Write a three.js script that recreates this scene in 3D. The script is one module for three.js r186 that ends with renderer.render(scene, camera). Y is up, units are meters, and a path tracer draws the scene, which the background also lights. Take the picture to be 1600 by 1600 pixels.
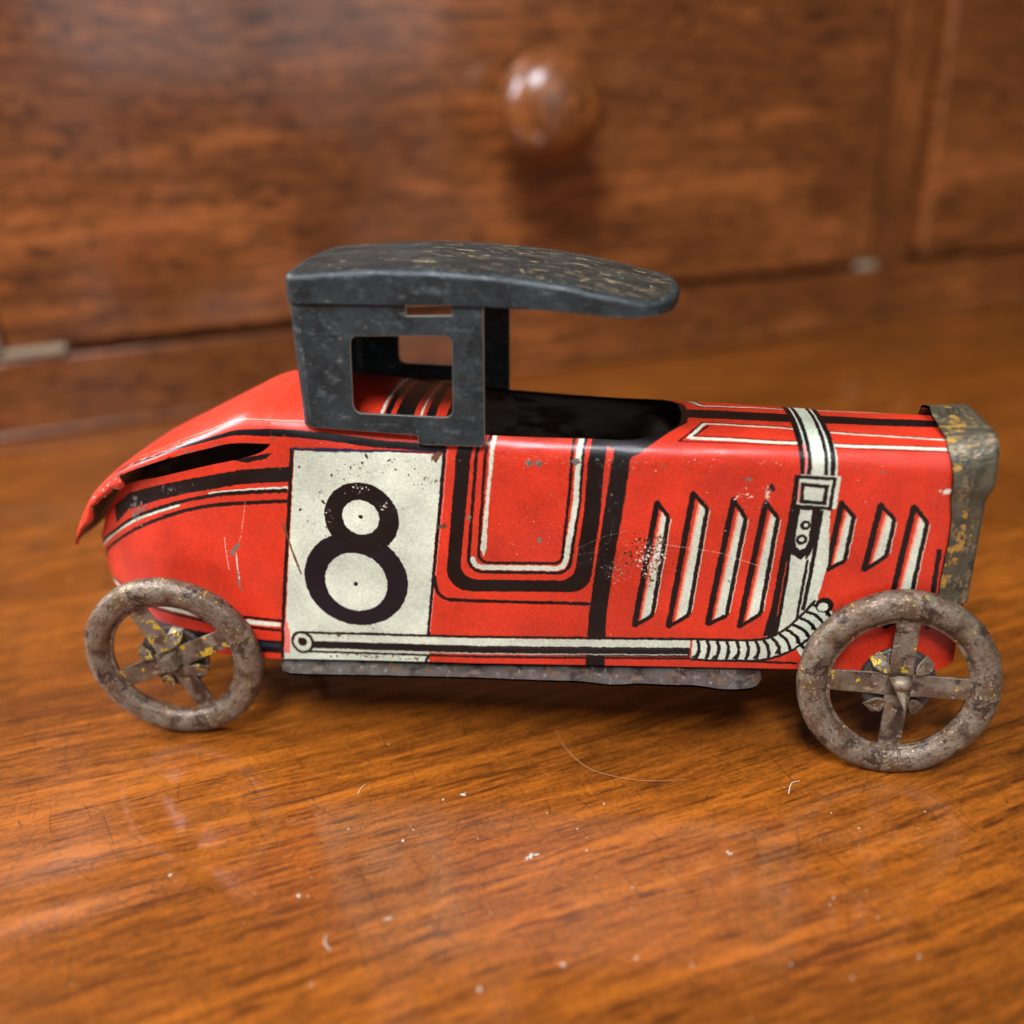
import * as THREE from 'three';
import { RoundedBoxGeometry } from 'three/addons/geometries/RoundedBoxGeometry.js';
import { mergeGeometries } from 'three/addons/utils/BufferGeometryUtils.js';
import { RectAreaLightUniformsLib } from 'three/addons/lights/RectAreaLightUniformsLib.js';

// ---------- camera, light and exposure
const scene = new THREE.Scene();
const camera = new THREE.PerspectiveCamera(57.1, 1, 0.01, 12);
camera.rotation.order = 'YXZ';
camera.position.set(0, 0.09607, 0.12482);
camera.rotation.set(-23.3 * Math.PI / 180, 0, -2 * Math.PI / 180);
camera.focus = 0.143; camera.userData.fStop = 7.4;
const renderer = new THREE.WebGLRenderer({ antialias: true });
renderer.toneMapping = THREE.LinearToneMapping;
renderer.toneMappingExposure = 0.95;
renderer.shadowMap.enabled = true;
RectAreaLightUniformsLib.init();
scene.background = new THREE.Color(0.03, 0.029, 0.028);       // the dim room all round, as even as a plain wall
const WINDOWS = [                                             // [place, what it faces, width, height, brightness]
  { at: [-0.56, 0.48, -0.04], aim: [0, 0.02, -0.06], w: 0.3, h: 0.36, strength: 23, color: 0xf6f6ff },
  { at: [-0.14, 1.16, 0.76], aim: [0, 0.03, -0.03], w: 0.4, h: 0.44, strength: 33, color: 0xf6f7ff },
  { at: [0.62, 0.5, 1.15], aim: [0, 0.1, -0.1], w: 0.7, h: 0.7, strength: 1.4, color: 0xf4f4fa },
];

// ---------- shape of the tin body (millimetres in the car's own axes: x forward, y up, z towards the printed near side)
const lerp = (a, b, t) => a + (b - a) * t, clamp = (v, a = 0, b = 1) => Math.min(b, Math.max(a, v));
function curve(pts) {                                       // smooth monotone-ish curve through [x, y] pairs
  const n = pts.length, m = pts.map((p, i) => { const a = pts[Math.max(0, i - 1)], b = pts[Math.min(n - 1, i + 1)]; return (b[1] - a[1]) / (b[0] - a[0]); });
  return (x) => {
    if (x <= pts[0][0]) return pts[0][1] + m[0] * (x - pts[0][0]) * 0.5;
    if (x >= pts[n - 1][0]) return pts[n - 1][1];
    let i = 0; while (x > pts[i + 1][0]) i++;
    const h = pts[i + 1][0] - pts[i][0], t = (x - pts[i][0]) / h, t2 = t * t, t3 = t2 * t;
    return (2 * t3 - 3 * t2 + 1) * pts[i][1] + (t3 - 2 * t2 + t) * h * m[i] + (3 * t2 - 2 * t3) * pts[i + 1][1] + (t3 - t2) * h * m[i + 1];
  };
}
const XT = -36, XF = 66, TAILW = 60, G = 19;
const midZ = (x) => (x < -8 ? -17 : lerp(-17, -14.5, (x + 8) / 70));
const halfW = (x) => (x < -8 ? 14 : lerp(14, 9, (x + 8) / 70));
const sideTop = curve([[-36, 51.4], [-24, 49.7], [-8, 48.5], [28, 47.8], [62, 46]]);       // where the side begins to fold over
const crown = curve([[-36, 57], [-24, 56], [-8, 54.3], [28, 52.4], [62, 51.3]]);
const sideFoot = curve([[-39, 14], [-10, 14.5], [40, 14.6], [62, 14.6]]);
function bodyPoint(X, t) {                                   // side for t = height, then over the fold to the ridge
  const w = halfW(X), s = sideTop(X);
  if (t <= s) return [X, t, midZ(X) + w];
  const f = clamp((t - s) / G) * Math.PI / 2, H = crown(X) - s;
  return [X, s + H * Math.pow(Math.sin(f), 2 / 3), midZ(X) + w * Math.pow(Math.cos(f), 2 / 3)];
}
const tailReach = curve([[10, 31], [14, 35], [18, 37], [24, 38.2], [30, 38.6], [36, 37.6], [42, 35.6], [47, 34], [52, 33]]);
const tailTop = curve([[-80, 27], [-72.5, 31.5], [-69.5, 36.2], [-64, 41.9], [-56, 44.7], [-47, 47.4], [-41, 48.9], [-37.5, 50.1], [-36, 51.4]]);
const tailFoot = (s) => 14 - 2 * s;
function tailSkin(X, y) {                                     // the side beyond the number panel, closing round the stern
  const f = clamp((XT - X) / TAILW) * Math.PI / 2, c = Math.cos(f);
  return [XT - tailReach(y) * Math.sin(f), y, -17 + 14 * c];
}
function tailPoint(X, v) {                                   // v = 0 at the lower edge, 1 at the upper edge
  const s = clamp((XT - X) / TAILW);
  let y = 40; for (let i = 0; i < 12; i++) y = 0.5 * y + 0.5 * lerp(tailFoot(s), tailTop(XT - tailReach(y) * Math.sin(s * Math.PI / 2)), v);
  return tailSkin(X, y);
}
const deckEdge = curve([[-78, 28], [-76, 31.5], [-73, 35.8], [-69.5, 40], [-63.5, 44.4], [-54, 48.2], [-46, 50.5], [-42, 51.4], [-36, 51.4]]);
const deckRise = curve([[-79.5, 0.8], [-74, 1], [-64, 1.4], [-55, 2.1], [-46, 3.6], [-40, 5.1], [-36, 5.6]]);
const deckW = curve([[-78, 4.6], [-75, 6.8], [-71, 8.8], [-64, 11], [-55, 12.7], [-46, 13.6], [-40, 14], [-36, 14]]);
function deckPoint(X, v) {                                   // v = 0 at the near edge, 1 on the ridge
  const f = v * Math.PI / 2;
  return [X, deckEdge(X) + deckRise(X) * Math.pow(Math.sin(f), 2 / 3), -17 + deckW(X) * Math.pow(Math.cos(f), 2 / 3)];
}

// ---------- helpers
const rand = (seed) => () => { seed = (seed + 0x6d2b79f5) | 0; let t = Math.imul(seed ^ (seed >>> 15), 1 | seed); t = (t + Math.imul(t ^ (t >>> 7), 61 | t)) ^ t; return ((t ^ (t >>> 14)) >>> 0) / 4294967296; };
function noise2(seed, period = 256) {                        // tileable value noise, period cells in both directions
  const r = rand(seed), g = new Float32Array(65536); for (let i = 0; i < 65536; i++) g[i] = r();
  return (x, y, px = period, py = period) => {
    const xi = Math.floor(x), yi = Math.floor(y); let fx = x - xi, fy = y - yi; fx = fx * fx * (3 - 2 * fx); fy = fy * fy * (3 - 2 * fy);
    const x0 = ((xi % px) + px) % px, x1 = (x0 + 1) % px, y0 = (((yi % py) + py) % py), y1 = (y0 + 1) % py;
    const at = (a, b) => g[((a & 255) << 8) | ((b + (a >> 8) * 37) & 255)];
    return (at(x0, y0) * (1 - fx) + at(x1, y0) * fx) * (1 - fy) + (at(x0, y1) * (1 - fx) + at(x1, y1) * fx) * fy;
  };
}
const N1 = noise2(11), N2 = noise2(29), N3 = noise2(53);
const fbm = (n, x, y, o = 4) => { let s = 0, a = 0.5; for (let i = 0; i < o; i++) { s += a * n(x, y); x = x * 2.03 + 17.1; y = y * 2.03 + 5.7; a *= 0.5; } return s / (1 - Math.pow(0.5, o)); };
function dataTexture(w, h, fn, srgb) {                       // fn(x, y, out) gives 0..255 values
  const d = new Uint8Array(w * h * 4), o = [0, 0, 0, 255];
  for (let y = 0, i = 0; y < h; y++) for (let x = 0; x < w; x++, i += 4) { o[3] = 255; fn(x, y, o); d[i] = clamp(o[0], 0, 255); d[i + 1] = clamp(o[1], 0, 255); d[i + 2] = clamp(o[2], 0, 255); d[i + 3] = clamp(o[3], 0, 255); }
  const t = new THREE.DataTexture(d, w, h); t.magFilter = THREE.LinearFilter; t.minFilter = THREE.LinearMipmapLinearFilter; t.generateMipmaps = true;
  t.wrapS = t.wrapT = THREE.RepeatWrapping; if (srgb) t.colorSpace = THREE.SRGBColorSpace; t.needsUpdate = true; return t;
}
const taken = {};
const numbered = (n) => { taken[n] = (taken[n] ?? -1) + 1; return taken[n] ? n + '_' + String(taken[n]).padStart(3, '0') : n; };
function mesh(name, geometry, material, parent) {
  const m = new THREE.Mesh(geometry, material); m.name = numbered(name); m.castShadow = m.receiveShadow = true; parent.add(m); return m;
}
function group(name, parent) { const g = new THREE.Group(); g.name = numbered(name); parent.add(g); return g; }
// A tin sheet from a grid of points: print outside, bare metal inside and along the cut edges.
// fn(i, j) gives a point, uv(i, j) the print coordinates; edges: which of [i=0, i=n, j=0, j=m] are cut edges.
function sheet(n, m, fn, uv, { thick = 0.4, edges = [1, 1, 1, 1], flip = false, normal } = {}) {
  const P = [], Nn = [], U = [], I = [[], [], []], W = m + 1, V = (a) => new THREE.Vector3(...a);
  for (let i = 0; i <= n; i++) for (let j = 0; j <= m; j++) { P.push(V(fn(i, j))); U.push(uv(i, j)); }
  const at = (i, j) => P[i * W + j];
  for (let i = 0; i <= n; i++) for (let j = 0; j <= m; j++) {
    if (normal) { Nn.push(V(normal(i, j))); continue; }
    const a = at(Math.min(n, i + 1), j).clone().sub(at(Math.max(0, i - 1), j)), b = at(i, Math.min(m, j + 1)).clone().sub(at(i, Math.max(0, j - 1)));
    const c = a.cross(b); if (flip) c.negate(); if (c.length() < 1e-9) c.set(0, 0, 1); Nn.push(c.normalize());
  }
  const pos = [], nor = [], uvs = []; let k = 0;
  const add = (p, q, u) => { pos.push(p.x, p.y, p.z); nor.push(q.x, q.y, q.z); uvs.push(u[0], u[1]); return k++; };
  const quad = (list, a, b, c, d, f) => f ? list.push(a, c, b, a, d, c) : list.push(a, b, c, a, c, d);
  P.forEach((p, x) => add(p, Nn[x], U[x]));
  const inner = P.map((p, x) => p.clone().addScaledVector(Nn[x], -thick)); const off = k;
  inner.forEach((p, x) => add(p, Nn[x].clone().negate(), U[x]));
  for (let i = 0; i < n; i++) for (let j = 0; j < m; j++) {
    const a = i * W + j, b = a + W, c = b + 1, d = a + 1;
    quad(I[0], a, b, c, d, flip); quad(I[1], off + a, off + d, off + c, off + b, flip);
  }
  const rim = (list) => { for (let x = 0; x + 1 < list.length; x++) { const a = list[x], b = list[x + 1]; const e = P[b].clone().sub(P[a]), q = e.cross(Nn[a]).normalize(); const [v0, v1, v2, v3] = [add(P[a], q, U[a]), add(P[b], q, U[b]), add(inner[b], q, U[b]), add(inner[a], q, U[a])]; I[2].push(v0, v1, v2, v0, v2, v3); } };
  const I0 = [...Array(n + 1).keys()].map((i) => i * W), J0 = [...Array(m + 1).keys()];
  if (edges[0]) rim(J0); if (edges[1]) rim(J0.map((j) => n * W + j)); if (edges[2]) rim(I0); if (edges[3]) rim(I0.map((i) => i + m));
  const g = new THREE.BufferGeometry();
  g.setAttribute('position', new THREE.Float32BufferAttribute(pos, 3)); g.setAttribute('normal', new THREE.Float32BufferAttribute(nor, 3)); g.setAttribute('uv', new THREE.Float32BufferAttribute(uvs, 2));
  g.userData.parts = I; return g;
}
// Joins sheets into one geometry with three material slots (outside, inside, cut edge).
function joinSheets(list) {
  const pos = [], nor = [], uv = [], I = [[], [], []]; let k = 0;
  for (const g of list) {
    pos.push(...g.attributes.position.array); nor.push(...g.attributes.normal.array); uv.push(...g.attributes.uv.array);
    for (let s = 0; s < 3; s++) for (const x of g.userData.parts[s]) I[s].push(x + k);
    k += g.attributes.position.count;
  }
  const o = new THREE.BufferGeometry(); o.setAttribute('position', new THREE.Float32BufferAttribute(pos, 3)); o.setAttribute('normal', new THREE.Float32BufferAttribute(nor, 3)); o.setAttribute('uv', new THREE.Float32BufferAttribute(uv, 2));
  o.setIndex([...I[0], ...I[1], ...I[2]]); let at = 0; I.forEach((x, s) => { if (x.length) o.addGroup(at, x.length, s); at += x.length; });
  return o;
}
const PX0 = -97, PX1 = 67, PY0 = 8, PY1 = 73;                // the printed sheet in millimetres
const printUV = (X, t) => [(X - PX0) / (PX1 - PX0), (t - PY0) / (PY1 - PY0)];
// Small dents and waviness of old tin, in millimetres.
const dent = (X, y, k = 1) => k * ((fbm(N1, X * 0.09 + 40, y * 0.09 + 9, 3) - 0.5) * 0.7);
// ---------- the lithographed print, drawn flat in millimetres on the unrolled tin
const INK = { red: '#d0351d', black: '#0e090a', cream: '#d3dac2', pink: '#e8776c', blue: '#1b2440', tin: '#77726a', rust: '#6e4a30' };
const PW = 2048, PK = PW / (PX1 - PX0), PH = Math.round((PY1 - PY0) * PK);
function drawPrint() {
  const cv = document.createElement('canvas'); cv.width = PW; cv.height = PH; const c = cv.getContext('2d');
  c.fillStyle = INK.red; c.fillRect(0, 0, PW, PH);
  c.setTransform(PK, 0, 0, -PK, -PX0 * PK, PY1 * PK); c.lineJoin = 'round'; c.lineCap = 'butt';
  const path = (p, close) => { c.beginPath(); p.forEach(([x, y], i) => (i ? c.lineTo(x, y) : c.moveTo(x, y))); if (close) c.closePath(); };
  const soft = (p, close) => { c.beginPath(); c.moveTo(...p[0]); for (let i = 1; i < p.length - 1; i++) { const e = i === p.length - 2 ? p[i + 1] : [(p[i][0] + p[i + 1][0]) / 2, (p[i][1] + p[i + 1][1]) / 2]; c.quadraticCurveTo(...p[i], ...e); } if (close) c.closePath(); };
  const fill = (ink, p) => { c.fillStyle = INK[ink] ?? ink; path(p, true); c.fill(); };
  const line = (ink, w, p, round) => { c.strokeStyle = INK[ink] ?? ink; c.lineWidth = w; (round ? soft : path)(p); c.stroke(); };
  const bent = (p, rad) => { c.moveTo(...p[0]); for (let i = 1; i < p.length - 1; i++) c.arcTo(...p[i], ...p[i + 1], rad); c.lineTo(...p[p.length - 1]); };
  const round = (ink, w, p, rad) => { c.strokeStyle = INK[ink] ?? ink; c.lineWidth = w; c.beginPath(); bent(p, rad); c.stroke(); };
  const disc = (ink, x, y, rx, ry) => { c.fillStyle = INK[ink] ?? ink; c.beginPath(); c.ellipse(x, y, rx, ry, 0, 0, 7); c.fill(); };
  const band = (ink, top, bottom) => fill(ink, [...top, ...bottom.slice().reverse()]);
  // stern: three bands that sweep round the tail, and the mirrored ones along the lower edge
  band('black', [[-33.5, 47.7], [-42.4, 47], [-52, 45.1], [-60.9, 43], [-68.3, 41], [-74, 38]], [[-33.8, 45.3], [-42.6, 44.7], [-52, 42.8], [-60.7, 40.5], [-68.6, 38], [-73, 35]]);
  line('cream', 0.4, [[-34.5, 44.3], [-42.8, 43.9], [-48.8, 42.8]], true); line('cream', 0.9, [[-55, 40.6], [-62.9, 38], [-68.4, 35.8], [-78, 31.4], [-90, 27]], true);
  line('black', 0.6, [[-34.6, 43.8], [-42.8, 43.4], [-48.8, 42.4], [-55.4, 40.8], [-62.9, 38.3], [-68.4, 36.2], [-75.6, 32.5], [-90, 27.6]], true);
  line('black', 0.6, [[-34.8, 42.1], [-42.9, 41.6], [-48.8, 40.8], [-55.3, 39.1], [-62.7, 36.4], [-70.1, 33.1], [-75.8, 30.6], [-90, 25]], true);
  line('black', 0.45, [[-38.5, 21.1], [-48, 21.2], [-60, 21.6], [-90, 24]], true); line('cream', 0.8, [[-38.9, 20.3], [-46, 20.3], [-60, 20.8], [-90, 23]], true); line('black', 0.5, [[-38.8, 19.3], [-48, 19.4], [-60, 20], [-90, 22.2]], true);
  line('black', 2.3, [[-38.6, 16], [-48, 16.1], [-58, 16.4], [-67.5, 16.6], [-90, 18.6]], true); line('#232a38', 0.8, [[-39, 16.3], [-50, 16.4]]);
  fill('black', [[-36, 49.9], [-40, 49.2], [-44, 48.6], [-41, 48.2], [-37.5, 48.9]]);
  // number panel
  fill('cream', [[-32.7, 50.2], [-10.2, 49.9], [-12.7, 33.8], [-14.6, 19], [-14.7, 13.5], [-39.6, 13.5], [-38, 20.2], [-35.4, 35]]);
  fill('pink', [[-38.2, 21], [-37.6, 21], [-37.5, 18.5], [-38, 15], [-39.5, 15]]);
  line('black', 0.55, [[-33, 50.6], [-35.8, 34.9], [-38.4, 20.5], [-39.6, 14]]);
  line('blue', 0.4, [[-33.2, 50.45], [-21.3, 50.1], [-9.8, 50.4]]);
  line('black', 0.5, [[-9.9, 51], [-12, 36.5], [-14.5, 19.3]]); line('pink', 0.18, [[-9.5, 51], [-11.65, 36.5], [-14.2, 20]]);
  disc('black', -23.5, 39.4, 5.75, 5.85); disc('black', -25.4, 28.9, 8.25, 8.1);
  disc('#0f0e18', -25.4, 28.9, 8.25, 8.1); disc('#0e0a0c', -23.5, 39.4, 5.75, 5.85);
  disc('cream', -23.6, 39.6, 2.9, 2.9); disc('cream', -25.4, 28.5, 5, 5.1); disc('black', -23.6, 39.7, 0.3, 0.32); disc('black', -25.5, 28.2, 0.34, 0.34);
  // door outline, painted over the fold and across the deck
  c.fillStyle = INK.red; c.strokeStyle = INK.black;
  for (const [ink, q, rad] of [['black', [[-7.9, 53], [-11.3, 27.5], [10.9, 27.6], [12.5, 39.9], [13.8, 57.5]], 3.4], ['red', [[-5.7, 53], [-9, 29.5], [8.6, 29.55], [10.2, 41.2], [11.5, 57.5]], 2.5]]) { c.fillStyle = INK[ink]; c.beginPath(); bent(q, rad); c.lineTo(-5, 57.5); c.closePath(); c.fill(); }
  round('black', 0.5, [[-5, 53], [-7.6, 30.8], [7.9, 30.8], [9.5, 42.5], [10.5, 57.5]], 2.2);
  fill('cream', [[-2.95, 57.5], [-3.6, 48], [-4.2, 43.7], [-5.45, 34.6], [-5, 33.4], [-4.6, 34.6], [-3.65, 43.7], [-3, 48], [-2.3, 57.5]]);
  c.lineCap = 'round'; round('cream', 0.85, [[-6.7, 33], [-6.5, 31.6], [7.2, 31.6], [9, 42.5], [9.9, 57.5]], 1.6); c.lineCap = 'butt';
  round('black', 0.42, [[-3.2, 57.5], [-5.95, 32.4], [6.8, 32.45], [8.2, 45], [8.8, 57.5]], 1.5);
  round('black', 0.55, [[-12.8, 30], [-12.7, 25.95], [11.2, 25.6]], 2.4);
  band('black', [[17, 57], [17, 50.9], [16.2, 43.8], [14.7, 33.4], [13.6, 23.8], [13.3, 14]], [[14.6, 57], [14.4, 50], [13.7, 45], [12.1, 33.4], [10.9, 23.7], [10.4, 14]]);
  fill('black', [[13, 54], [16.8, 49.9], [18, 51], [19.4, 53.7], [22.6, 60.2], [25, 64], [25.8, 73], [12, 73]]);
  for (const [ink, x0, w] of [['cream', -20.4, 0.5], ['black', -19.5, 0.8], ['black', -17, 2.6], ['cream', -14.6, 0.35], ['black', -13.2, 1.3], ['black', -10.4, 1]]) line(ink, w, [[x0 + 0.6, 56], [x0, 73]]);
  line('black', 1.1, [[-10, 51], [-12.5, 56.5]]);
  // exhaust pipe
  fill('cream', [[-36, 18.9], [26.5, 19.4], [26.5, 17.6], [-36, 17.2]]); fill('#0f0c10', [[-35.4, 17.5], [26.5, 18], [26.5, 16.4], [-35, 16]]);
  line('cream', 0.18, [[-34, 16.1], [2.8, 16.4], [26.3, 16.8]]); line('#3c3a3c', 0.12, [[-8, 17.4], [10, 17.5], [24, 17.7]]); line('black', 0.42, [[-36, 19.05], [2.9, 19.5], [33.5, 19.6]]); line('black', 0.4, [[-36, 15.5], [2.8, 15.8], [26.3, 16.1], [43, 15.6]]);
  disc('black', -35.5, 17.2, 1.95, 2.1); disc('cream', -35.5, 17.2, 1.5, 1.65); disc('black', -35.5, 17.3, 0.75, 0.8);
  line('black', 0.45, [[-14.7, 15.6], [-15.4, 14]]); line('black', 3, [[11.9, 15.3], [11.8, 13]]);
  // louvres
  const louvre = (tl, tr, br, bl) => {
    const k = 6, l = (a, b, t) => [lerp(a[0], b[0], t), lerp(a[1], b[1], t)];
    fill('red', [tl, tr, br, bl]);
    fill('#e98a70', [l(tl, tr, 0.42), tr, br, l(bl, br, 0.3)]); fill('#e6c0a4', [l(tl, tr, 0.52), tr, br, l(bl, br, 0.38)]); fill('cream', [l(tl, tr, 0.62), tr, br, l(bl, br, 0.46)]);
    line('black', 0.85, [[bl[0] + 0.1, bl[1]], [tl[0] + 0.1, tl[1]]]); line('black', 0.6, [[tl[0] - 0.1, tl[1] + 0.25], tr]); line('black', 0.6, [tr, br]); line('black', 0.6, [br, bl]);
    line('cream', 0.14, [[tr[0] + 0.42, tr[1] - 0.2], [br[0] + 0.42, br[1] + 0.4]]);
  };
  for (const p of [[[20.7, 42.5], [22.5, 40.2], [20.6, 23.7], [17.8, 21.7]], [[25.8, 44], [28, 41.6], [26.1, 23.8], [23, 21.6]], [[31.6, 43], [33.6, 40.1], [31.8, 23.9], [28.9, 22.2]], [[36.2, 42.6], [38.2, 40.1], [36.8, 24.3], [33.7, 21.8]], [[46.8, 42.6], [48.8, 40.4], [48.3, 33.3], [45.8, 31.7]], [[52.2, 42.3], [54.5, 40], [54.1, 34.2], [51.1, 31.7]], [[56.8, 42.1], [59.1, 39.5], [58.2, 24], [55.2, 22.2]]]) louvre(...p);
  line('black', 0.7, [[61.4, 35.3], [61.5, 22]]);
  // bonnet: spine and inset panels
  line('black', 1, [24, 30, 40, 50, 58, 66].map((X) => [X, sideTop(X) + G - 0.4])); line('black', 0.3, [[23.6, 56], [27.3, 64.3]]);
  line('cream', 0.5, [[27.4, 63.9], [40.3, 62.7], [45.1, 61.6], [54.2, 59.6], [66, 57.6]]); line('cream', 1.05, [[25.2, 57.6], [40.2, 56.5], [53.8, 55.1], [66, 54.6]]); line('cream', 0.6, [[25, 57.4], [27.5, 63.9]]);
  line('black', 0.25, [[27, 64.5], [40.3, 63.2], [45.1, 62.1], [54.2, 60], [66, 58]]); line('black', 0.35, [[23.6, 56.2], [40.4, 55.5], [53.8, 54.1], [66, 53.6]]); line('black', 0.3, [[25.9, 58.6], [40, 57.4], [53.8, 55.9], [60, 55.6]]); line('black', 0.4, [[25.9, 58.6], [28.1, 63.2]]);
  // strap and buckle
  fill('cream', [[40.7, 73], [40.6, 56], [41, 46.5], [45.9, 46.5], [45.4, 56], [44.9, 64.7], [44.2, 73]]);
  line('black', 0.85, [[40.8, 73], [40.6, 60], [40.8, 52], [41.2, 46]]); line('pink', 0.35, [[41.1, 56], [41.5, 46.6]]); line('black', 0.55, [[41.8, 73], [41.6, 58], [42, 46]]); line('black', 0.5, [[43.9, 73], [43.9, 58], [44.3, 46]]); line('black', 0.7, [[44.7, 73], [44.9, 58], [45.2, 46]]);
  fill('cream', [[40, 42], [45.4, 41.6], [46, 33], [44.5, 24], [42, 19.5], [37.8, 19.5], [38.8, 28], [39.6, 36]]);
  fill('black', [[39.8, 42], [41.1, 42], [40.5, 33.9], [40.4, 30], [39.6, 20], [37.5, 20.5], [38.4, 26], [39.1, 33.9], [39.5, 38]]); line('#d6452d', 0.18, [[40, 33], [39.3, 24]]);
  fill('black', [[40.5, 41.8], [44, 41.6], [43.7, 36], [43.4, 34.8], [42.9, 33.6], [42, 33.1], [41, 33.5], [40.4, 34.8]]); fill('cream', [[41.2, 41.5], [42.9, 41.4], [42.8, 36.5], [42.4, 35.3], [41.8, 35], [41.1, 35.5], [40.9, 36.8]]);
  fill('cream', [[40.8, 34.2], [42, 33.4], [42.6, 34.2], [42.6, 33], [42, 32.2], [41, 32.4]]); disc('black', 42.1, 39, 0.72, 0.75); disc('cream', 42.2, 39, 0.3, 0.32); disc('black', 41.8, 36.7, 0.8, 0.85); disc('cream', 41.8, 36.7, 0.38, 0.4);
  line('black', 0.4, [[43, 33.4], [42.4, 26], [42, 20]]); line('black', 0.55, [[44.2, 41.4], [43.9, 36], [43.6, 31], [43, 25]]); line('cream', 0.5, [[45, 41], [44.6, 36], [44.2, 28]]);
  fill('cream', [[40.8, 47], [46.4, 46.7], [46.2, 41.6], [40.6, 42]]); fill('black', [[40, 46.9], [45.8, 46.5], [45.6, 41.4], [39.8, 41.9]]); fill('cream', [[40.7, 46.3], [45.3, 46], [45.1, 41.9], [40.6, 42.3]]); fill('black', [[41, 45.7], [44.9, 45.3], [44.7, 42.2], [41, 42.5]]); fill('cream', [[41.5, 45.1], [44.3, 44.8], [44.2, 42.8], [41.5, 43]]); fill('pink', [[40.75, 45.6], [40.95, 45.6], [40.95, 42.6], [40.7, 42.6]]);
  // flexible exhaust hose and the second hose that goes under the wheel
  const hose = (mid, w, n) => {
    const q = new THREE.CatmullRomCurve3(mid.map(([x, y]) => new THREE.Vector3(x, y, 0))), pts = q.getSpacedPoints(n * 2), side = (i, s) => { const t = q.getTangentAt(clamp(i / (n * 2))); return [pts[i].x - t.y * s, pts[i].y + t.x * s]; };
    line('black', w + 0.8, pts.map((p) => [p.x, p.y])); line('cream', w, pts.map((p) => [p.x, p.y]));
    for (let i = 1; i < n * 2; i += 2) { const a = side(i, w / 2), m = side(Math.min(n * 2, i + 1), 0), b = side(i, -w / 2); line('black', 0.48, [a, m, b], true); if (i % 4 === 1) line('black', 0.34, [[lerp(m[0], b[0], 0.2), lerp(m[1], b[1], 0.2)], [b[0] - 0.5, b[1] + 0.1]]); }
  };
  hose([[43, 17.5], [47, 20.3], [51, 22.5]], 3, 6); hose([[26.8, 17.8], [33, 17.7], [38, 18.1], [41.5, 19.9], [44, 22.6], [46.2, 25.6]], 3.3, 15);
  disc('black', 46.1, 25.9, 1.3, 1.3); disc('cream', 45.9, 25.6, 0.8, 0.8);
  // tail deck (unrolled above the side: t = 53 + distance from its near edge)
  band('black', [[-35.98, 55.9], [-43.4, 55.4], [-50.4, 56.4], [-56.5, 58.2], [-64, 60]], [[-35.98, 54], [-43.4, 54], [-50.4, 54.8], [-56.5, 56.6], [-64, 58.6]]);
  line('black', 1.9, [[-36.02, 53.35], [-28, 52.9], [-20, 51.7], [-10, 51.4]]);
  line('#c9b28e', 0.2, [[-28, 56.8], [-36, 57]]); line('#c9b28e', 0.2, [[-36, 58.6], [-46.5, 59.3], [-54.4, 61.4], [-64, 64]]); line('black', 0.16, [[-36, 58.3], [-46.5, 58.95], [-54.4, 61.05], [-64, 63.6]]);
  return cv;
}
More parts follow.
